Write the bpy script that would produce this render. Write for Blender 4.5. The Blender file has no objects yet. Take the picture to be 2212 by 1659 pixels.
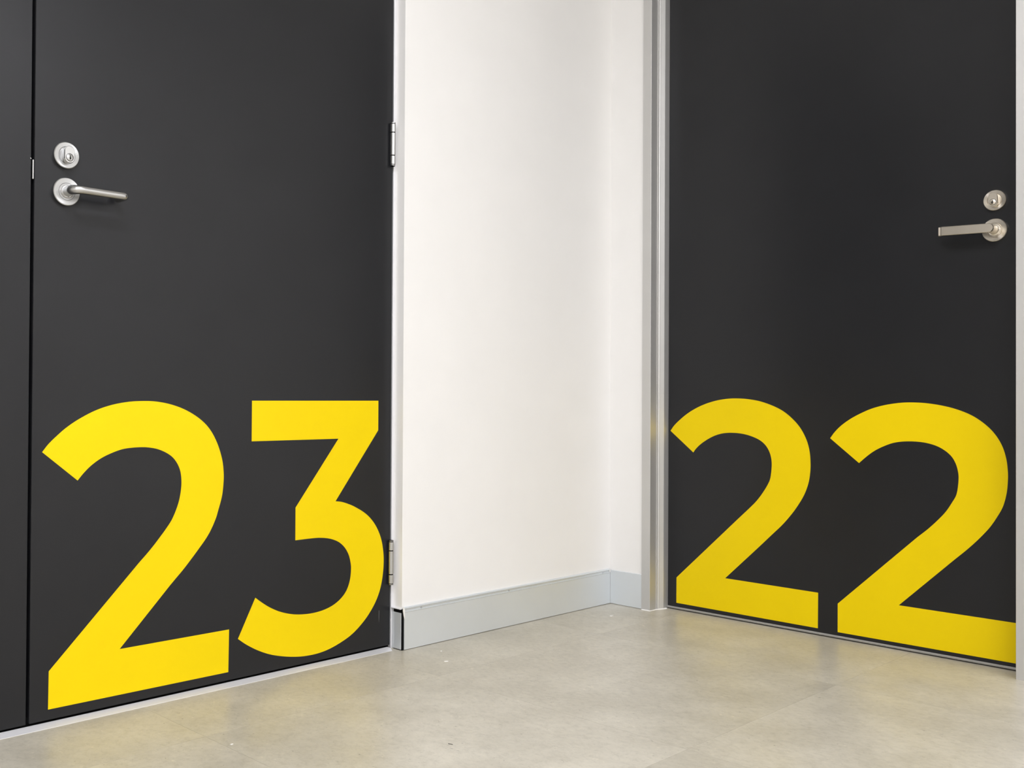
import bpy, bmesh, math, random
from mathutils import Vector, Matrix

# ------------------------------------------------------------------ camera
S = bpy.context.scene
COL = S.collection
random.seed(7)
FPX, PW, PH = 2176.8, 2212, 1659          # focal length in pixels of the photograph
YAW, PITCH, ROLL = 0.8277, 0.0099, 0.0061
cam_d = bpy.data.cameras.new('camera')
cam = bpy.data.objects.new('camera', cam_d)
COL.objects.link(cam)
fw = Vector((math.cos(YAW) * math.cos(PITCH), math.sin(YAW) * math.cos(PITCH), math.sin(PITCH)))
rt = fw.cross(Vector((0, 0, 1))).normalized()
up = rt.cross(fw)
r2 = rt * math.cos(ROLL) + up * math.sin(ROLL)
u2 = up * math.cos(ROLL) - rt * math.sin(ROLL)
mw = Matrix((r2, u2, -fw)).transposed().to_4x4()
mw.translation = Vector((-2.5325, -1.7891, 0.62))
cam.matrix_world = mw
cam_d.sensor_fit = 'HORIZONTAL'
cam_d.sensor_width = 36.0
cam_d.lens = FPX / PW * 36.0
cam_d.shift_x = (1106 - 850) / PW         # the photo is a crop: its optical centre lies left of the middle
cam_d.shift_y = (832.8 - 829.5) / PW
cam_d.clip_start = 0.02
S.camera = cam

# ------------------------------------------------------------------ world, lamps, exposure
w = bpy.data.worlds.new('world'); S.world = w
w.use_nodes = True
w.node_tree.nodes['Background'].inputs[0].default_value = (0.9, 0.95, 1.0, 1)
w.node_tree.nodes['Background'].inputs[1].default_value = 0.02
S.view_settings.view_transform = 'Standard'
S.view_settings.look = 'None'
S.view_settings.gamma = 1.0
S.view_settings.use_curve_mapping = False
S.view_settings.exposure = EXPOSURE = 0.0
CEIL = 2.5

def ceiling_or_fill_lamp(x, y, sx, sy, power, col=(0.94, 0.94, 0.995)):
    d = bpy.data.lights.new('ceiling_or_fill_lamp', 'AREA')
    d.shape = 'RECTANGLE'; d.size = sx; d.size_y = sy; d.energy = power; d.color = col
    o = bpy.data.objects.new('ceiling_or_fill_lamp', d); COL.objects.link(o)
    o.location = (x, y, CEIL - 0.02)
    return o

ceiling_or_fill_lamp(-2.35, -1.32, 1.2, 0.12, 49)
ceiling_or_fill_lamp(-2.6, -3.5, 1.2, 0.25, 41)
ceiling_or_fill_lamp(-1.0, -3.5, 1.2, 0.25, 38)
ceiling_or_fill_lamp(-4.4, -3.5, 1.2, 0.25, 54)  # fill lamp added to brighten the right wall, no such source known

# ------------------------------------------------------------------ node materials
def mat(name):
    m = bpy.data.materials.new(name); m.use_nodes = True
    nt = m.node_tree
    return m, nt, nt.nodes['Principled BSDF']

def N(nt, t, **kw):
    n = nt.nodes.new(t)
    for k, v in kw.items():
        setattr(n, k, v)
    return n

def geo_pos(nt, scale=(1, 1, 1)):
    g = N(nt, 'ShaderNodeNewGeometry')
    mp = N(nt, 'ShaderNodeMapping'); mp.inputs['Scale'].default_value = scale
    nt.links.new(g.outputs['Position'], mp.inputs['Vector'])
    return mp.outputs['Vector']

def noise(nt, vec, scale, detail=4, rough=0.55):
    n = N(nt, 'ShaderNodeTexNoise')
    n.inputs['Scale'].default_value = scale; n.inputs['Detail'].default_value = detail
    n.inputs['Roughness'].default_value = rough
    nt.links.new(vec, n.inputs['Vector'])
    return n.outputs['Fac']

def ramp(nt, fac, stops):
    r = N(nt, 'ShaderNodeValToRGB')
    e = r.color_ramp.elements
    while len(e) < len(stops):
        e.new(0.5)
    for el, (p, c) in zip(e, stops):
        el.position = p
        el.color = (*c, 1) if len(c) == 3 else c
    nt.links.new(fac, r.inputs['Fac'])
    return r.outputs['Color']

def mix(nt, a, b, fac, mode='MIX'):
    m = N(nt, 'ShaderNodeMix', data_type='RGBA', blend_type=mode)
    for s, v in ((m.inputs[6], a), (m.inputs[7], b)):
        if isinstance(v, tuple):
            s.default_value = (*v, 1)
        else:
            nt.links.new(v, s)
    if isinstance(fac, (int, float)):
        m.inputs[0].default_value = fac
    else:
        nt.links.new(fac, m.inputs[0])
    return m.outputs[2]

def bump(nt, b, h, strength, dist):
    n = N(nt, 'ShaderNodeBump')
    n.inputs['Strength'].default_value = strength; n.inputs['Distance'].default_value = dist
    nt.links.new(h, n.inputs['Height']); nt.links.new(n.outputs['Normal'], b.inputs['Normal'])

def plain(name, col, rough=0.5, metal=0.0, spec=0.5, grain=None, vary=0.0):
    m, nt, b = mat(name)
    b.inputs['Roughness'].default_value = rough
    b.inputs['Metallic'].default_value = metal
    b.inputs['Specular IOR Level'].default_value = spec
    v = geo_pos(nt)
    if vary:
        f = noise(nt, v, 6.0)
        c = ramp(nt, f, [(0.3, tuple(x * (1 - vary) for x in col)), (0.7, tuple(min(1, x * (1 + vary)) for x in col))])
        nt.links.new(c, b.inputs['Base Color'])
    else:
        b.inputs['Base Color'].default_value = (*col, 1)
    if grain:
        bump(nt, b, noise(nt, v, grain[0], 2), grain[1], grain[2])
    return m

M = {}
M['wall'] = plain('white_wall_paint', (0.84, 0.83, 0.81), 0.6, 0, 0.3, (260, 0.12, 0.0006), 0.012)
M['ceiling'] = plain('ceiling_paint', (0.75, 0.75, 0.74), 0.8, 0, 0.2, None, 0.02)
M['door'] = plain('charcoal_laminate', (0.0140, 0.0145, 0.0163), 0.31, 0, 0.30, (420, 0.08, 0.0004), 0.06)
M['yellow'] = plain('yellow_vinyl', (0.815, 0.60, 0.001), 0.42, 0, 0.16, (500, 0.05, 0.0003), 0.015)
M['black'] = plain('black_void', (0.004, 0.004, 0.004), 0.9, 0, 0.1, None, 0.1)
M['skirt'] = plain('anodised_skirting', (0.69, 0.725, 0.745), 0.42, 0.4, 0.5, (700, 0.05, 0.0003), 0.02)
M['frame'] = plain('grey_powder_coated_frame', (0.60, 0.595, 0.58), 0.46, 0.62, 0.5, (700, 0.05, 0.0003), 0.02)
M['threshold'] = plain('brushed_aluminium', (0.82, 0.82, 0.84), 0.40, 0.4, 0.5, (700, 0.06, 0.0003), 0.02)
M['seal_grey'] = plain('grey_seal_metal', (0.36, 0.355, 0.345), 0.45, 0.5, 0.5, None, 0.03)
M['white'] = plain('white_plastic', (0.85, 0.84, 0.82), 0.5, 0, 0.4, None, 0.02)
M['screw'] = plain('zinc_screw', (0.55, 0.58, 0.62), 0.3, 0.9, 0.5, None, 0.05)
M['dark_grime'] = plain('dark_grime', (0.10, 0.095, 0.085), 0.8, 0, 0.2, None, 0.2)

def steel(name, col, rough, axis, aniso=0.88):
    m, nt, b = mat(name)
    b.inputs['Base Color'].default_value = (*col, 1)
    b.inputs['Metallic'].default_value = 1.0
    b.inputs['Roughness'].default_value = rough
    if axis:
        b.inputs['Anisotropic'].default_value = aniso
        t = N(nt, 'ShaderNodeTangent', direction_type='RADIAL', axis=axis)
        nt.links.new(t.outputs['Tangent'], b.inputs['Tangent'])
    v = geo_pos(nt)
    f = noise(nt, v, 60, 2)
    r = N(nt, 'ShaderNodeMapRange'); r.inputs['To Min'].default_value = rough - 0.004; r.inputs['To Max'].default_value = rough + 0.004
    nt.links.new(f, r.inputs['Value']); nt.links.new(r.outputs['Result'], b.inputs['Roughness'])
    return m

M['steel_y'] = steel('satin_chrome_turned', (0.50, 0.505, 0.505), 0.27, 'Y')
M['steel'] = steel('satin_chrome', (0.50, 0.50, 0.495), 0.25, None)
M['nickel_x'] = steel('satin_nickel_turned', (0.68, 0.63, 0.55), 0.23, 'X')
M['nickel'] = steel('satin_nickel', (0.74, 0.68, 0.585), 0.28, None)

# vinyl floor tile: pale stone colour, soft clouds, small streaks and dark chips
def floor_material():
    m, nt, b = mat('marbled_vinyl')
    oi = N(nt, 'ShaderNodeObjectInfo')
    v0 = geo_pos(nt)
    sh = N(nt, 'ShaderNodeVectorMath', operation='MULTIPLY_ADD')
    cmb = N(nt, 'ShaderNodeCombineXYZ')
    for i in range(3):
        nt.links.new(oi.outputs['Random'], cmb.inputs[i])
    sh.inputs[1].default_value = (13, 7, 5)
    nt.links.new(cmb.outputs['Vector'], sh.inputs[0]); nt.links.new(v0, sh.inputs[2])
    v = sh.outputs['Vector']
    rot = N(nt, 'ShaderNodeMapping'); rot.inputs['Rotation'].default_value = (0, 0, math.radians(-42)); rot.inputs['Scale'].default_value = (1.0, 0.75, 1)
    nt.links.new(v, rot.inputs['Vector'])
    vs = rot.outputs['Vector']
    clouds = ramp(nt, noise(nt, v, 6.5, 6, 0.62), [(0.30, (0.438, 0.409, 0.338)), (0.70, (0.558, 0.525, 0.442))])
    streak = ramp(nt, noise(nt, vs, 85, 6, 0.74), [(0.30, (0.80, 0.795, 0.78)), (0.50, (1, 1, 1)), (0.70, (1.10, 1.095, 1.08))])
    c = mix(nt, clouds, streak, 0.8, 'MULTIPLY')
    chips = ramp(nt, noise(nt, vs, 150, 3, 0.6), [(0.255, (0.42, 0.42, 0.42)), (0.335, (1, 1, 1))])
    c = mix(nt, c, chips, 0.75, 'MULTIPLY')
    light = ramp(nt, noise(nt, vs, 95, 2, 0.5), [(0.67, (1, 1, 1)), (0.76, (1.22, 1.21, 1.18))])
    c = mix(nt, c, light, 0.7, 'MULTIPLY')
    tone = N(nt, 'ShaderNodeMapRange'); tone.inputs['To Min'].default_value = 0.96; tone.inputs['To Max'].default_value = 1.03
    nt.links.new(oi.outputs['Random'], tone.inputs['Value'])
    tc = N(nt, 'ShaderNodeCombineColor')
    for i in range(3):
        nt.links.new(tone.outputs['Result'], tc.inputs[i])
    c = mix(nt, c, tc.outputs['Color'], 1.0, 'MULTIPLY')
    nt.links.new(c, b.inputs['Base Color'])
    rr = ramp(nt, noise(nt, v, 9, 3), [(0.3, (0.30,) * 3), (0.7, (0.40,) * 3)])
    nt.links.new(rr, b.inputs['Roughness'])
    b.inputs['Specular IOR Level'].default_value = 0.5
    bump(nt, b, noise(nt, v, 160, 3), 0.10, 0.0006)
    return m
M['floor'] = floor_material()
M['grout'] = plain('tile_joint', (0.16, 0.148, 0.12), 0.8, 0, 0.2, None, 0.1)

# ------------------------------------------------------------------ mesh helpers
def link(name, bm, m, origin=(0, 0, 0), parent=None, smooth=False):
    """One mesh object; vertices are given in world coordinates."""
    o0 = Vector(origin)
    bmesh.ops.recalc_face_normals(bm, faces=bm.faces[:])
    bmesh.ops.translate(bm, verts=bm.verts[:], vec=-o0)
    me = bpy.data.meshes.new(name)
    bm.to_mesh(me); bm.free()
    if smooth:
        me.shade_smooth()
        try:
            me.set_sharp_from_angle(angle=math.radians(38))
        except Exception:
            pass
    me.materials.append(m)
    o = bpy.data.objects.new(name, me)
    COL.objects.link(o)
    place(o, o0, parent)
    return o

WORLD = {}
def place(o, o0, parent):
    WORLD[o.name] = Vector(o0)
    if parent:
        o.parent = parent
        o.location = Vector(o0) - WORLD[parent.name]
    else:
        o.location = o0

def structure(o, label, cat):
    o['kind'] = 'structure'; o['label'] = label; o['category'] = cat
    return o

def box(bm, lo, hi, bev=0.0):
    r = bmesh.ops.create_cube(bm, size=1.0)
    vs = r['verts']
    for v in vs:
        v.co = Vector([lo[i] + (v.co[i] + 0.5) * (hi[i] - lo[i]) for i in range(3)])
    if bev:
        es = list({e for v in vs for e in v.link_edges})
        bmesh.ops.bevel(bm, geom=es, offset=bev, segments=1, affect='EDGES')
    return bm

def boxes(*specs):
    bm = bmesh.new()
    for s in specs:
        box(bm, *s)
    return bm

def prism(poly, axis, a, b):
    """Closed 2-D outline extruded along an axis. axis 'X': points are (y,z); 'Y': (x,z); 'Z': (x,y)."""
    def P(p, t):
        return {'X': (t, p[0], p[1]), 'Y': (p[0], t, p[1]), 'Z': (p[0], p[1], t)}[axis]
    bm = bmesh.new()
    va = [bm.verts.new(P(p, a)) for p in poly]
    vb = [bm.verts.new(P(p, b)) for p in poly]
    n = len(poly)
    fa = bm.faces.new(va); fb = bm.faces.new(vb[::-1])
    for i in range(n):
        bm.faces.new((va[i], va[(i + 1) % n], vb[(i + 1) % n], vb[i]))
    bm.normal_update()
    bmesh.ops.triangulate(bm, faces=[fa, fb])
    return bm

def frame_axes(out):
    out = Vector(out).normalized()
    z = Vector((0, 0, 1)) if abs(out.z) < 0.9 else Vector((1, 0, 0))
    return out, z.cross(out).normalized(), z

def lathe(profile, c, out, n=64, bm=None):
    """Revolve (radius, height) pairs about the axis 'out' through c."""
    bm = bm or bmesh.new()
    o, s, t = frame_axes(out)
    c = Vector(c)
    rings = []
    for r, h in profile:
        if r < 1e-7:
            rings.append([bm.verts.new(c + o * h)])
        else:
            rings.append([bm.verts.new(c + o * h + (s * math.cos(2 * math.pi * i / n) + t * math.sin(2 * math.pi * i / n)) * r) for i in range(n)])
    for A, B in zip(rings, rings[1:]):
        if len(A) == 1 and len(B) == 1:
            continue
        for i in range(n):
            j = (i + 1) % n
            if len(A) == 1:
                bm.faces.new((A[0], B[i], B[j]))
            elif len(B) == 1:
                bm.faces.new((A[i], A[j], B[0]))
            else:
                bm.faces.new((A[i], A[j], B[j], B[i]))
    return bm

def sweep(path, rz, rb, n=24, caps=True):
    """Tube along a path lying in a horizontal plane; rz vertical half size, rb half size across."""
    bm = bmesh.new()
    path = [Vector(p) for p in path]
    rings = []
    for i, p in enumerate(path):
        d = (path[min(i + 1, len(path) - 1)] - path[max(i - 1, 0)]).normalized()
        side = d.cross(Vector((0, 0, 1))).normalized()
        upv = side.cross(d)
        a = rz[i] if isinstance(rz, list) else rz
        b = rb[i] if isinstance(rb, list) else rb
        rings.append([bm.verts.new(p + side * b * math.cos(2 * math.pi * k / n) + upv * a * math.sin(2 * math.pi * k / n)) for k in range(n)])
    for A, B in zip(rings, rings[1:]):
        for k in range(n):
            bm.faces.new((A[k], A[(k + 1) % n], B[(k + 1) % n], B[k]))
    if caps:
        bm.faces.new(rings[0][::-1]); bm.faces.new(rings[-1])
    return bm

def arc(c, r, a0, a1, n):
    return [(c[0] + r * math.cos(math.radians(a0 + (a1 - a0) * i / n)), c[1] + r * math.sin(math.radians(a0 + (a1 - a0) * i / n))) for i in range(n + 1)]

def smooth_outline(pts, corners, sub=5):
    """Catmull-Rom through the points between two corners; two corners in a row stay a straight line."""
    n = len(pts); out = []
    k = len(corners)
    for a in range(k):
        i0, i1 = corners[a], corners[(a + 1) % k]
        idx = [i0]
        while idx[-1] != i1:
            idx.append((idx[-1] + 1) % n)
        P = [Vector(pts[i]) for i in idx]
        if len(P) <= 3:
            out += P[:-1]
            continue
        for j in range(len(P) - 1):
            p1, p2 = P[j], P[j + 1]
            p0 = P[j - 1] if j else p1 * 2 - p2
            p3 = P[j + 2] if j + 2 < len(P) else p2 * 2 - p1
            d = (p2 - p1).length                              # neighbours much farther off would make the curve overshoot
            if (p1 - p0).length > 1.8 * d:
                p0 = p1 - (p1 - p0).normalized() * d
            if (p3 - p2).length > 1.8 * d:
                p3 = p2 + (p3 - p2).normalized() * d
            long = (p2 - p1).length > 0.10                    # the straight diagonals stay straight
            for s in range(1 if long else sub):
                t = s / sub
                out.append(0.5 * ((2 * p1) + (p2 - p0) * t + (2 * p0 - 5 * p1 + 4 * p2 - p3) * t * t + (3 * p1 - p0 - 3 * p2 + p3) * t * t * t))
    return [(p.x, p.y) for p in out]

# ------------------------------------------------------------------ key planes (metres)
YD = 0.0364        # face of the left pair of doors (they face -Y)
XD = 0.0743        # face of the right door (it faces -X)
YW = 0.006         # face of the white wall on the left
XW = 0.004         # face of the white wall on the right
DOOR_TOP = 2.04

# ------------------------------------------------------------------ room shell
floor = structure(link('floor', boxes(((-5.2, -4.7, -0.12), (0.35, 0.35, -0.0016))), M['grout'], (-2.4, -2.2, 0)),
                  'pale marbled vinyl tile floor in front of both numbered doors', 'floor')
xs = [-0.3475 - 0.597 * k for k in range(9)]
ys = [-0.2130 - 0.6175 * k for k in range(8)]
xs = [0.30] + xs; ys = [0.30] + ys
tile_mesh = {}
for i in range(len(xs) - 1):
    for j in range(len(ys) - 1):
        x1, x0, y1, y0 = xs[i], xs[i + 1], ys[j], ys[j + 1]
        size = (round(x1 - x0, 4), round(y1 - y0, 4))
        c = Vector(((x0 + x1) / 2, (y0 + y1) / 2, 0))
        if size not in tile_mesh:
            bm = bmesh.new()
            box(bm, (-size[0] / 2 + 0.0002, -size[1] / 2 + 0.0002, -0.0016), (size[0] / 2 - 0.0002, size[1] / 2 - 0.0002, 0), 0.0)
            t = link('tile', bm, M['floor'], (0, 0, 0))
            tile_mesh[size] = t.data
        else:
            t = bpy.data.objects.new('tile', tile_mesh[size]); COL.objects.link(t)
        place(t, c, floor)

def room_wall(name, poly, axis, a, b, label):
    return structure(link(name, prism(poly, axis, a, b), M['wall'], (0, 0, 0)), label, 'wall')

JX = -0.851        # left wall: return face beside the hinge jamb
wall_left = room_wall('wall_left', [(-5.2, 0), (-3.620, 0), (-3.620, DOOR_TOP + 0.03), (JX, DOOR_TOP + 0.03), (JX, 0), (XW, 0), (XW, CEIL), (-5.2, CEIL)],
                      'Y', YW, 0.16, 'white painted wall between doors 23 and 22, left of the inner corner')
wall_right = room_wall('wall_right', [(0.16, 0), (-0.1100, 0), (-0.1100, DOOR_TOP + 0.03), (-1.104, DOOR_TOP + 0.03), (-1.104, 0), (-4.7, 0), (-4.7, CEIL), (0.16, CEIL)],
                       'X', XW, 0.20, 'narrow white wall between the inner corner and the grey frame of door 22')
room_wall('wall_back', [(-5.2, 0), (0.2, 0), (0.2, CEIL), (-5.2, CEIL)], 'Y', -4.7, -4.6, 'white wall behind the viewer, facing door 23')
room_wall('wall_far', [(-4.7, 0), (0.16, 0), (0.16, CEIL), (-4.7, CEIL)], 'X', -5.2, -5.1, 'white wall on the side away from door 22')
structure(link('ceiling', boxes(((-5.2, -4.7, CEIL), (0.2, 0.16, CEIL + 0.1))), M['ceiling'], (-2.4, -2.2, CEIL)),
          'plain white ceiling over the corridor corner', 'ceiling')

# ------------------------------------------------------------------ left frame (trim_1)
F1 = structure(link('trim_1', boxes(((-0.8592, YD - 0.0004, 0.0), (JX, 0.13, DOOR_TOP + 0.030), 0.0004)), M['threshold'], (-0.855, YD, 0)),
               'slim pale metal door jamb on the hinge side of door 23', 'door frame')
link('head', boxes(((-3.620, YD, DOOR_TOP + 0.004), (-0.8592, 0.13, DOOR_TOP + 0.030), 0.0004)), M['threshold'], (-1.77, YD, DOOR_TOP), F1)
link('jamb', boxes(((-3.620, YD, 0), (-3.6105, 0.13, DOOR_TOP + 0.004), 0.0004)), M['threshold'], (-2.685, YD, 0), F1)
# black sheets behind and under the doors paint in the shade of the gaps
link('gap_shade_sheet', boxes(((-3.6105, YD + 0.046, 0.0), (-0.8592, YD + 0.060, DOOR_TOP + 0.004))), M['black'], (-1.77, 0.09, 0), F1)
link('gap_shade_strip', boxes(((-3.6105, YD + 0.010, 0.0), (-0.8592, YD + 0.012, 0.020))), M['black'], (-1.77, YD, 0), F1)

# threshold under the pair of doors (trim_2)
thr = [(0.0165, 0.0), (0.0165, 0.0009), (0.0270, 0.0037), (0.0345, 0.0056), (0.0370, 0.0056), (0.0370, 0.0)]
bm = prism(thr, 'X', -3.6105, -0.8600)
for v in bm.verts:                      # mitred right end against the jamb
    if v.co.x > -0.87:
        v.co.x = -0.8725 if v.co.y < 0.02 else -0.8680 - 0.0025 * (v.co.y - 0.027) / 0.01
structure(link('trim_2', bm, M['threshold'], (-1.77, 0.03, 0)), 'long flat aluminium threshold strip along the floor under door 23', 'threshold')

# ------------------------------------------------------------------ right frame (trim_3)
prof = [(-0.001, -0.1095), (-0.001, -0.1372), (-0.0005, -0.1377), (0.0325, -0.1377), (0.0325, -0.1400), (0.0360, -0.1400),
        (0.0385, -0.1425), (0.0400, -0.1425), (0.0515, -0.1495), (0.0535, -0.1500), (0.0760, -0.1500), (0.1400, -0.1500), (0.1400, -0.1100), (0.0040, -0.1100), (0.0040, -0.1095)]
F3 = structure(link('trim_3', prism(prof, 'Z', 0.0, DOOR_TOP + 0.0), M['frame'], (0, -0.13, 0)),
               'grey folded metal door frame around door 22 with stepped reveal', 'door frame')
mir = [(x, -1.2141 - y) for x, y in prof]
link('jamb', prism(mir[::-1], 'Z', 0.0, DOOR_TOP), M['frame'], (0, -1.09, 0), F3)
link('head', boxes(((-0.001, -1.1046, DOOR_TOP), (0.14, -0.1095, DOOR_TOP + 0.030), 0.0004)), M['frame'], (0, -0.6, DOOR_TOP), F3)
link('gap_shade_sheet', boxes(((XD + 0.046, -1.066, 0.0), (XD + 0.056, -0.1500, DOOR_TOP))), M['black'], (0.13, -0.6, 0), F3)  # black sheet paints shade into the gaps around door 22
# ragged white sealant where the frame meets the floor
bm = bmesh.new()
pts = [(-0.0035, -0.112, 0.003), (-0.004, -0.121, 0.003), (-0.004, -0.131, 0.004), (-0.004, -0.140, 0.003), (0.010, -0.1405, 0.0028), (0.028, -0.1410, 0.003), (0.036, -0.1455, 0.0045), (0.050, -0.150, 0.004), (0.064, -0.1525, 0.0045)]
rings = []
for i, (x, y, r) in enumerate(pts):
    a, b = Vector(pts[max(0, i - 1)][:2]), Vector(pts[min(len(pts) - 1, i + 1)][:2])
    d = (b - a).normalized(); nrm = Vector((d.y, -d.x))
    rings.append([bm.verts.new((x + nrm.x * r * 0.6 * s, y + nrm.y * r * 0.6 * s, z * r * 0.55)) for s, z in ((1, 0), (0.5, 0.8), (-0.6, 1), (-1.2, 0))])
for A, B in zip(rings, rings[1:]):
    for k in range(3):
        bm.faces.new((A[k], A[k + 1], B[k + 1], B[k]))
link('sealant', bm, M['white'], (0.03, -0.14, 0), F3, True)['label'] = 'thin ragged bead of white sealant'

# ------------------------------------------------------------------ skirting, left wall
sk = [(0.0055, 0.0015), (0.0, 0.0015), (0.0, 0.0915), (-0.0010, 0.0925), (-0.0010, 0.0938), (0.0018, 0.0946), (0.0018, 0.1000), (-0.0012, 0.1006), (-0.0016, 0.1016), (0.0004, 0.1040), (0.0060, 0.1046)]
B1 = structure(link('baseboard_left', prism(sk, 'X', -0.8478, -0.0004), M['skirt'], (-0.43, 0, 0)),
               'grey aluminium skirting with grooved top under the left white wall', 'skirting')
link('core', boxes(((-0.8532, 0.0022, 0.0), (-0.8478, 0.0330, 0.1000))), M['black'], (-0.851, 0.02, 0), B1)['label'] = 'exposed black core at the open corner'
link('end_plate', boxes(((-0.8550, 0.0050, 0.0020), (-0.8532, 0.0345, 0.0905), 0.0003)), M['skirt'], (-0.854, 0.02, 0), B1)
link('end_lip', prism([(-0.8588, 0.0996), (-0.8588, 0.1008), (-0.8520, 0.1034), (-0.8510, 0.1034), (-0.8510, 0.0996)], 'Y', 0.0040, 0.0348), M['threshold'], (-0.854, 0.02, 0.1), B1)
flap = prism([(-0.8530, 0.1042), (-0.8495, 0.1046), (-0.8474, 0.0985), (-0.8474, 0.0745), (-0.8490, 0.0790), (-0.8512, 0.0870), (-0.8530, 0.0970)], 'Y', -0.0012, 0.0006)
link('torn_flap', flap, M['white'], (-0.85, 0, 0.09), B1)['label'] = 'torn white flap at the top of the open corner'
for sx in (-0.7890, -0.4608, -0.0359):
    bm = lathe([(0.0, 0.0016), (0.0009, 0.0015), (0.0026, 0.0009), (0.0031, 0.0), (0.0031, -0.001)], (sx, 0.0018, 0.0958 if sx < -0.1 else 0.0950), (0, -1, 0), 16)
    link('screw', bm, M['screw'], (sx, 0, 0.0955), B1, True)
# the joint clip in the inner corner
link('corner_clip', boxes(((-0.0045, -0.0012, 0.0945), (-0.0006, 0.0010, 0.1030), 0.0004)), M['white'], (-0.002, 0, 0.1), B1)

B2 = structure(link('baseboard_right', prism([(0.0, 0.0015), (0.0, 0.1000), (0.0010, 0.1010), (XW, 0.1010), (XW, 0.0015)], 'Y', -0.1094, -0.0003), M['skirt'], (0, -0.055, 0)),
               'short plain grey skirting on the narrow wall beside the frame of door 22', 'skirting')

# ------------------------------------------------------------------ doors
D1 = structure(link('door_1', boxes(((-1.7628, YD, 0.0094), (-0.8624, YD + 0.042, DOOR_TOP), 0.0010)), M['door'], (-1.31, YD, 0)),
               'charcoal door with the yellow number 23 and a tubular lever handle', 'door')
D3 = structure(link('door_3', boxes(((-3.6085, YD, 0.0090), (-1.7688, YD + 0.042, DOOR_TOP), 0.0010)), M['door'], (-2.22, YD, 0)),  # leaf widened out of view to darken what door 22 reflects
               'plain charcoal leaf at the left edge, left of door 23', 'door')
D2 = structure(link('door_2', boxes(((XD, -1.0640, 0.0080), (XD + 0.042, -0.1502, DOOR_TOP), 0.0010)), M['door'], (XD, -0.607, 0)),
               'charcoal door with the yellow number 22 and a flat lever handle', 'door')
# metal drop seal along the foot of door 22
bm = prism([(XD + 0.004, 0.0028), (XD - 0.0030, 0.0028), (XD - 0.0040, 0.0040), (XD - 0.0040, 0.0066), (XD - 0.0022, 0.0084), (XD + 0.004, 0.0084)], 'Y', -1.0640, -0.1502)
link('bottom_seal', bm, M['seal_grey'], (XD, -0.607, 0.005), D2)['label'] = 'slim grey metal seal along the door foot'

# numerals: flat vinyl cut-outs on the door faces, outline in door coordinates
TWO_A = ([(-1.7432, 0.5105), (-1.7309, 0.5254), (-1.7152, 0.54), (-1.6964, 0.5554), (-1.6715, 0.5712), (-1.6383, 0.5874), (-1.6042, 0.5981), (-1.5692, 0.6041), (-1.5376, 0.6059), (-1.5053, 0.6047), (-1.47, 0.5982), (-1.4362, 0.5864), (-1.4038, 0.5681), (-1.3802, 0.5466), (-1.3621, 0.5177), (-1.3498, 0.4846), (-1.3452, 0.4558), (-1.3453, 0.4312), (-1.3491, 0.4028), (-1.3584, 0.3728), (-1.3637, 0.3576), (-1.3746, 0.3363), (-1.3867, 0.3183), (-1.4036, 0.2989), (-1.4227, 0.2779), (-1.4426, 0.2572), (-1.4716, 0.2298), (-1.5826, 0.1181), (-1.3284, 0.1179), (-1.3295, 0.0272), (-1.7271, 0.0291), (-1.7264, 0.1003), (-1.5422, 0.283), (-1.5245, 0.2996), (-1.509, 0.3153), (-1.4955, 0.3303), (-1.4819, 0.3459), (-1.4673, 0.3657), (-1.4547, 0.3937), (-1.4489, 0.417), (-1.447, 0.4387), (-1.4492, 0.4586), (-1.4555, 0.4748), (-1.4668, 0.4896), (-1.4824, 0.5004), (-1.5022, 0.5085), (-1.5218, 0.5124), (-1.5389, 0.5137), (-1.56, 0.5132), (-1.5808, 0.5108), (-1.6033, 0.5041), (-1.6254, 0.4946), (-1.6452, 0.4818), (-1.6608, 0.4677), (-1.6729, 0.454)], [0, 27, 28, 29, 30, 31, 54])
THREE = ([(-1.2737, 0.6068), (-0.9049, 0.6071), (-0.905, 0.5355), (-1.0371, 0.3723), (-1.0165, 0.369), (-0.991, 0.3607), (-0.98, 0.3561), (-0.9515, 0.3414), (-0.929, 0.3248), (-0.9095, 0.3026), (-0.8945, 0.2746), (-0.8867, 0.2445), (-0.8845, 0.2138), (-0.8878, 0.18), (-0.8958, 0.1492), (-0.9096, 0.1219), (-0.9303, 0.0957), (-0.9556, 0.073), (-0.9837, 0.0546), (-1.0145, 0.0417), (-1.0507, 0.0313), (-1.0862, 0.0263), (-1.124, 0.0265), (-1.1553, 0.0302), (-1.1888, 0.0371), (-1.2217, 0.0469), (-1.254, 0.0611), (-1.2831, 0.0779), (-1.3055, 0.094), (-1.2611, 0.1767), (-1.2443, 0.1643), (-1.2226, 0.1504), (-1.1952, 0.1372), (-1.1646, 0.1275), (-1.1362, 0.1226), (-1.1046, 0.1208), (-1.0723, 0.1232), (-1.0425, 0.1307), (-1.0184, 0.1435), (-1.0016, 0.1602), (-0.9916, 0.1826), (-0.9881, 0.2083), (-0.9905, 0.2275), (-0.9971, 0.246), (-1.0102, 0.2638), (-1.0287, 0.2774), (-1.0529, 0.2864), (-1.0797, 0.2909), (-1.1061, 0.2922), (-1.1533, 0.2919), (-1.1534, 0.3655), (-1.0292, 0.5181), (-1.2737, 0.5183)], [0, 1, 2, 3, 28, 29, 49, 50, 51, 52])
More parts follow.
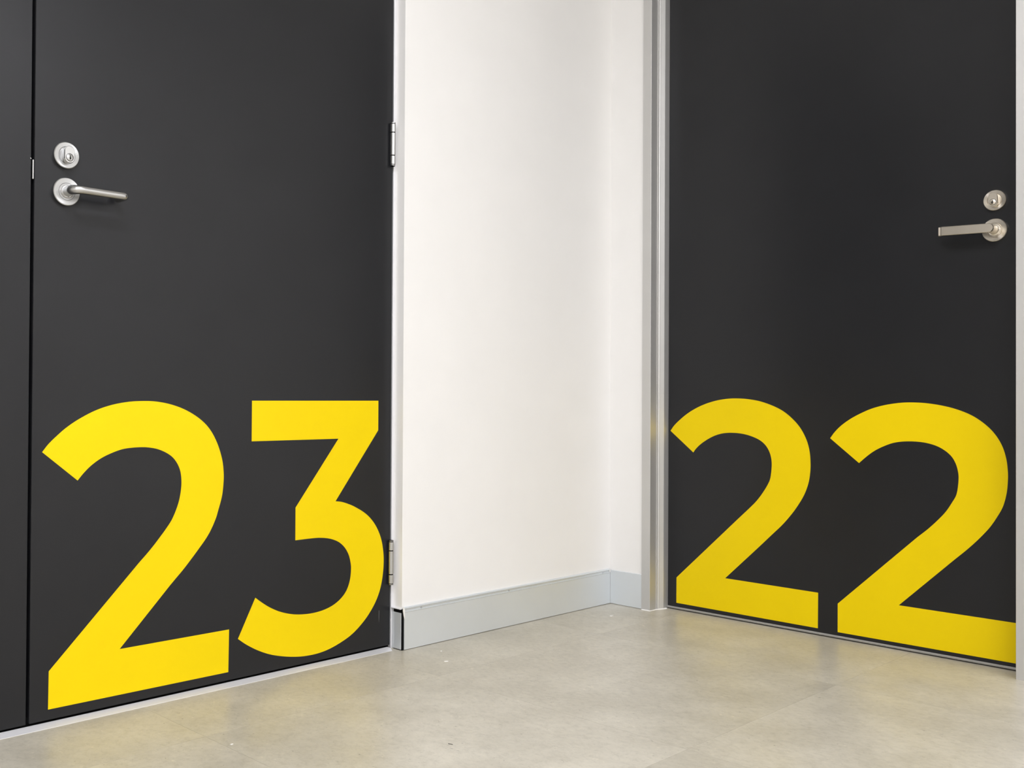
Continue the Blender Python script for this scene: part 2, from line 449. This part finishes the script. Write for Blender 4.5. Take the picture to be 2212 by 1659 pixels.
TWO_B = ([(-0.1575, 0.5214), (-0.1704, 0.5377), (-0.1883, 0.554), (-0.2111, 0.5714), (-0.2387, 0.5876), (-0.2708, 0.6013), (-0.3048, 0.6111), (-0.3382, 0.6164), (-0.3687, 0.6177), (-0.4011, 0.6159), (-0.4352, 0.6104), (-0.4709, 0.5991), (-0.5016, 0.5845), (-0.5275, 0.5646), (-0.5488, 0.5413), (-0.5647, 0.5131), (-0.5737, 0.4848), (-0.5771, 0.4543), (-0.5765, 0.4248), (-0.5713, 0.3937), (-0.5588, 0.3607), (-0.5384, 0.3268), (-0.5211, 0.3033), (-0.4995, 0.2778), (-0.4721, 0.2501), (-0.4246, 0.2024), (-0.3337, 0.1126), (-0.5982, 0.1111), (-0.5977, 0.0182), (-0.1789, 0.0198), (-0.1792, 0.0938), (-0.3523, 0.2632), (-0.3785, 0.2888), (-0.4044, 0.3139), (-0.4257, 0.3358), (-0.444, 0.3598), (-0.4593, 0.3847), (-0.4667, 0.4037), (-0.4702, 0.4361), (-0.4681, 0.4591), (-0.4612, 0.4778), (-0.45, 0.4931), (-0.4332, 0.5052), (-0.4105, 0.514), (-0.3853, 0.5196), (-0.3573, 0.5215), (-0.329, 0.5196), (-0.3027, 0.5126), (-0.2784, 0.5007), (-0.2564, 0.4861), (-0.2416, 0.4726), (-0.2326, 0.461)], [0, 26, 27, 28, 29, 30, 51])
TWO_C = ([(-0.6291, 0.516), (-0.6413, 0.5328), (-0.6576, 0.5496), (-0.6806, 0.5669), (-0.7056, 0.5812), (-0.7347, 0.5945), (-0.7677, 0.6039), (-0.8043, 0.6097), (-0.836, 0.6107), (-0.8671, 0.6088), (-0.9016, 0.6032), (-0.9335, 0.5944), (-0.9647, 0.5808), (-0.9916, 0.5615), (-1.0124, 0.539), (-1.0273, 0.5124), (-1.0357, 0.4836), (-1.039, 0.4548), (-1.0391, 0.4313), (-1.0362, 0.4017), (-1.0286, 0.3715), (-1.0153, 0.3445), (-1.0009, 0.3208), (-0.9806, 0.295), (-0.9556, 0.2671), (-0.9254, 0.237), (-0.7999, 0.11), (-1.0567, 0.1096), (-1.0561, 0.0174), (-0.6494, 0.0174), (-0.6495, 0.0906), (-0.8413, 0.2807), (-0.8657, 0.3033), (-0.8874, 0.3261), (-0.9065, 0.3491), (-0.9206, 0.3725), (-0.9312, 0.3949), (-0.9353, 0.4293), (-0.9335, 0.4506), (-0.9276, 0.4696), (-0.9177, 0.4853), (-0.9017, 0.4986), (-0.8835, 0.5076), (-0.861, 0.5133), (-0.8361, 0.5154), (-0.8108, 0.5144), (-0.7873, 0.5102), (-0.7656, 0.5017), (-0.7437, 0.4899), (-0.7237, 0.4748), (-0.7029, 0.4555)], [0, 26, 27, 28, 29, 30, 50])
def numeral(pts, corners, axis, face, parent, label):
    o = smooth_outline(pts, corners)
    a = face - 0.0003
    bm = prism(o, axis, a, face + 0.0001)
    c = (sum(p[0] for p in o) / len(o), sum(p[1] for p in o) / len(o))
    n = link('numeral', bm, M['yellow'], (c[0], face, c[1]) if axis == 'Y' else (face, c[0], c[1]), parent)
    n['label'] = label
    return n
numeral(TWO_A[0], TWO_A[1], 'Y', YD, D1, 'large yellow numeral 2')
numeral(THREE[0], THREE[1], 'Y', YD, D1, 'large yellow numeral 3 with a flat top')
numeral(TWO_B[0], TWO_B[1], 'X', XD, D2, 'large yellow numeral 2 next to the frame')
numeral(TWO_C[0], TWO_C[1], 'X', XD, D2, 'large yellow numeral 2 under the lever handle')

# small white scuff low on door 23
bm = prism([(-0.8990, 0.0985), (-0.8980, 0.0985), (-0.8982, 0.0800), (-0.8988, 0.0690), (-0.8993, 0.0800)], 'Y', YD - 0.0001, YD + 0.0001)
link('scuff', bm, plain('scuffed_laminate', (0.16, 0.16, 0.17), 0.6, 0, 0.3, None, 0.1), (-0.898, YD, 0.085), D1)

# hinges of door 23: three knuckles with dark gaps, and end caps
def hinge(x, z0, z1):
    y = YD - 0.0072
    L = z1 - z0
    segs = [(0.0, 0.030), (0.245, 0.755)]
    root = link('hinge', lathe([(0.0, 0), (0.0056, 0), (0.0056, L), (0.0, L)], (x, y, z0), (0, 0, 1), 24), M['black'], (x, y, z0), D1, True)
    cuts = [(0.035, 0.232), (0.246, 0.762), (0.776, 0.965)]
    for a, b in cuts:
        h0, h1 = L * a, L * b
        link('knuckle', lathe([(0.0, h0), (0.0062, h0), (0.0070, h0 + 0.0006), (0.0070, h1 - 0.0006), (0.0062, h1), (0.0, h1)], (x, y, z0), (0, 0, 1), 32),
             M['steel'], (x, y, z0 + h0), root, True)
    for a in (0.0, 0.972):
        h0 = L * a
        link('end_cap', lathe([(0.0, h0), (0.0052, h0), (0.0066, h0 + 0.0010), (0.0066, h0 + 0.0026), (0.0, h0 + 0.0028)], (x, y, z0), (0, 0, 1), 32),
             M['steel'], (x, y, z0 + h0), root, True)
    link('leaf', boxes(((x - 0.0020, YD - 0.0060, z0 + 0.004), (x + 0.0040, YD + 0.004, z1 - 0.004))), M['steel'], (x, YD, z0), root)
    return root
hinge(-0.8685, 1.1822, 1.2890)
hinge(-0.8668, 0.1575, 0.2664)

# strike lip showing in the gap between the two left leaves
link('strike_plate', boxes(((-1.7672, YD - 0.0016, 1.0170), (-1.7645, YD + 0.020, 1.0530), 0.0004)), M['steel'], (-1.766, YD, 1.035), D3)
link('paint_chip', prism([(-1.7712, 1.0555), (-1.7700, 1.0560), (-1.7688, 1.0543), (-1.7692, 1.0537)], 'Y', YD - 0.0002, YD + 0.0002), M['white'], (-1.77, YD, 1.055), D3)

# ---- locks: turned rose, oval cylinder, plug and keyway
def lock(c, out, face_h, R, mt, mp, door, slot):
    """c: point on the door face at the rose centre; out: unit vector away from the door."""
    o, s, t = frame_axes(out)
    c = Vector(c)
    rose = link('lock_rose', lathe([(R, 0.0), (R, face_h - 0.0012), (R - 0.0012, face_h), (R * 0.66, face_h - 0.0002), (R * 0.645, face_h - 0.0012), (R * 0.62, face_h - 0.0002), (0.0, face_h)], c, out, 72), mt, c, door, True)
    # oval cylinder body
    hw, hh = 0.0098, 0.0160
    off = Vector(c) - t * 0.0005
    outline = [(hw * math.cos(math.radians(a)), (hh - hw) + hw * math.sin(math.radians(a))) for a in range(0, 181, 10)]
    outline += [(hw * math.cos(math.radians(a)), -(hh - hw) + hw * math.sin(math.radians(a))) for a in range(180, 361, 10)]
    bm = bmesh.new()
    levels = [(0.0, 1.0), (0.0115, 1.0), (0.0122, 0.95)]
    rings = [[bm.verts.new(off + o * (face_h + h) + s * x * k + t * z * k) for x, z in outline] for h, k in levels]
    for A, B in zip(rings, rings[1:]):
        for i in range(len(A)):
            bm.faces.new((A[i], A[(i + 1) % len(A)], B[(i + 1) % len(A)], B[i]))
    bm.faces.new(rings[-1])
    link('cylinder', bm, mp, off + o * face_h, rose, True)
    pc = off - t * 0.0058
    top = face_h + 0.0122
    link('plug_ring', lathe([(0.0074, -0.001), (0.0074, 0.0003), (0.0066, 0.0003), (0.0066, -0.001)], pc + o * top, out, 40), M['black'], pc + o * top, rose, True)
    link('plug', lathe([(0.0066, -0.001), (0.0066, 0.0006), (0.0060, 0.0010), (0.0, 0.0010)], pc + o * top, out, 40), mp, pc + o * top, rose, True)
    bm = bmesh.new()
    vs = [bm.verts.new(pc + o * (top + 0.00105) + s * x * slot + t * z) for x, z in
          ((-0.0004, 0.0040), (0.0009, 0.0036), (0.0008, 0.0012), (0.0019, -0.0004), (0.0017, -0.0034), (0.0005, -0.0042), (-0.0010, -0.0034), (-0.0006, -0.0010), (-0.0012, 0.0004), (-0.0006, 0.0022))]
    f = bm.faces.new(vs)
    e = bmesh.ops.extrude_face_region(bm, geom=[f])
    bmesh.ops.translate(bm, verts=[v for v in e['geom'] if isinstance(v, bmesh.types.BMVert)], vec=o * 0.0002)
    link('keyway', bm, M['black'], pc + o * top, rose)
    return rose

lock((-1.7040, YD, 1.0700), (0, -1, 0), 0.0090, 0.0250, M['steel_y'], M['steel'], D1, 1)
lock((XD, -1.0135, 1.0812), (-1, 0, 0), 0.0080, 0.0238, M['nickel_x'], M['nickel'], D2, -1)

# ---- lever handle of door 23: round rose, neck, tube returned to the door
hc = Vector((-1.7035, YD, 1.0012))
def rose_mesh(c, out, R, h):
    return lathe([(R, 0.0), (R, h - 0.0012), (R - 0.0012, h), (R * 0.625, h - 0.0003), (R * 0.61, h - 0.0012), (R * 0.595, h - 0.0003), (0.0, h)], c, out, 80)
H1 = link('lever_handle', rose_mesh(hc, (0, -1, 0), 0.0264, 0.0095), M['steel_y'], hc, D1, True)
H1['label'] = 'tubular satin chrome lever returned to the door'
ya = YD - 0.0430
tip = -1.6012
rb = 0.016
path = [(hc.x, YD - 0.008), (hc.x, YD - 0.016), (hc.x, ya + rb)]
path += arc((hc.x + rb, ya + rb), rb, 180, 270, 10)[1:]
path += [(hc.x + rb + 0.012, ya), (hc.x + rb + 0.03, ya), (tip - 0.035, ya), (tip - 0.016, ya)]
path += arc((tip - 0.006, ya + 0.006), 0.006, 270, 360, 6)
path += [(tip, YD - 0.022), (tip, YD - 0.012)]
n0 = 3
rzs, rbs = [], []
for i, p in enumerate(path):
    k = min(1, max(0, (i - 1) / 9))
    rzs.append(0.0098 * (1 - k) + 0.0079 * k); rbs.append(0.0098 * (1 - k) + 0.0079 * k)
link('lever', sweep([(x, y, hc.z) for x, y in path], rzs, rbs, 32), M['steel'], (hc.x, ya, hc.z), H1, True)
link('neck_collar', lathe([(0.0125, 0.0092), (0.0125, 0.0110), (0.0115, 0.0120), (0.0098, 0.0122)], hc, (0, -1, 0), 48), M['steel'], hc, H1, True)
# grub screw under the neck
gs = hc + Vector((0.0045, -0.019, -0.0088))
link('grub_screw', lathe([(0.0024, -0.002), (0.0024, 0.0008), (0.0014, 0.0010), (0.0, 0.0004)], gs, (0.45, -0.2, -0.87), 16), M['steel'], gs, H1, True)

# ---- lever handle of door 22: round rose, neck, flat bar with a rounded end
kc = Vector((XD, -1.0132, 1.0119))
H2 = link('lever_handle', rose_mesh(kc, (-1, 0, 0), 0.0266, 0.0085), M['nickel_x'], kc, D2, True)
H2['label'] = 'flat satin nickel lever with a rounded end'
link('neck', lathe([(0.0130, 0.0080), (0.0128, 0.0100), (0.0106, 0.0112), (0.0102, 0.0200), (0.0102, 0.0440)], kc, (-1, 0, 0), 48), M['nickel'], kc, H2, True)
bm = bmesh.new()
rr = 0.0104
x_front, th = XD - 0.0510, 0.0075
stations = []                                    # (y, half height, front x, back x)
for a in range(0, 91, 10):
    stations.append((kc.y - rr * math.cos(math.radians(a)), max(0.0004, rr * math.sin(math.radians(a))), x_front, x_front + th))
tipy = -0.9045
for y, hx in ((-0.99, 0), (-0.96, 0), (-0.93, 0), (tipy - 0.0095, 0), (tipy - 0.0085, 0.0016), (tipy - 0.0050, 0.0044), (tipy - 0.0040, 0.0046), (tipy - 0.0012, 0.0062), (tipy, 0.0095)):
    stations.append((y, rr, x_front + hx, x_front + th + max(hx, 0) * 1.3))
rings = []
tilt = 0.0040 / 0.108
for y, hz, xf, xb in stations:
    zc = kc.z + tilt * max(0.0, y - kc.y)
    b = min(0.0012, hz * 0.5)
    loop = [(xf, hz - b), (xf + b, hz), (xb, hz), (xb, -hz), (xf + b, -hz), (xf, -hz + b)]
    rings.append([bm.verts.new((x, y, zc + z)) for x, z in loop])
for A, B in zip(rings, rings[1:]):
    for i in range(6):
        bm.faces.new((A[i], A[(i + 1) % 6], B[(i + 1) % 6], B[i]))
bm.faces.new(rings[0]); bm.faces.new(rings[-1][::-1])
link('lever', bm, M['nickel'], (x_front, kc.y, kc.z), H2, True)

# ------------------------------------------------------------------ crumbs on the floor
def crumb(name, x, y, pts, h, m, label, group=None):
    bm = prism([(x + a, y + b) for a, b in pts], 'Z', 0.0, h)
    o = link(name, bm, M[m], (x, y, 0))
    o['label'] = label; o['category'] = 'debris'
    if group:
        o['group'] = group
    return o
G = 'paint flakes on the floor'
crumb('paint_flake', -0.8441, -0.1378, [(-0.004, 0.001), (0.0, -0.0015), (0.004, -0.004), (0.005, -0.003), (0.001, 0.0006), (-0.003, 0.0022)], 0.0012, 'white', 'thin curved white paint flake on the floor just in front of the open skirting corner', G)
crumb('paint_flake', -0.7855, -0.0646, [(-0.002, -0.0015), (0.002, -0.001), (0.0022, 0.0016), (-0.0015, 0.0018)], 0.001, 'white', 'small white paint flake on the floor close under the left part of the long skirting', G)
crumb('paint_flake', -0.1444, -0.1052, [(-0.0045, 0.001), (-0.001, -0.003), (0.005, -0.0035), (0.0055, -0.002), (0.001, 0.002), (-0.003, 0.0028)], 0.0014, 'white', 'largest white paint flake on the floor near the inner corner', G)
crumb('paint_flake', -1.5284, -0.2776, [(-0.002, -0.002), (0.003, -0.0012), (0.0024, 0.0012), (-0.0022, 0.001)], 0.0008, 'white', 'lone white paint flake on a tile in front of the first numeral of 23', G)
crumb('dirt_speck', -1.2377, -0.5354, [(-0.002, 0.004), (-0.001, 0.001), (0.0005, -0.001), (0.001, -0.004), (0.0022, -0.0035), (0.0014, 0.0), (0.0002, 0.0018), (-0.001, 0.0045)], 0.0008, 'dark_grime', 'dark elongated dirt speck on the floor in the lower middle of the picture')
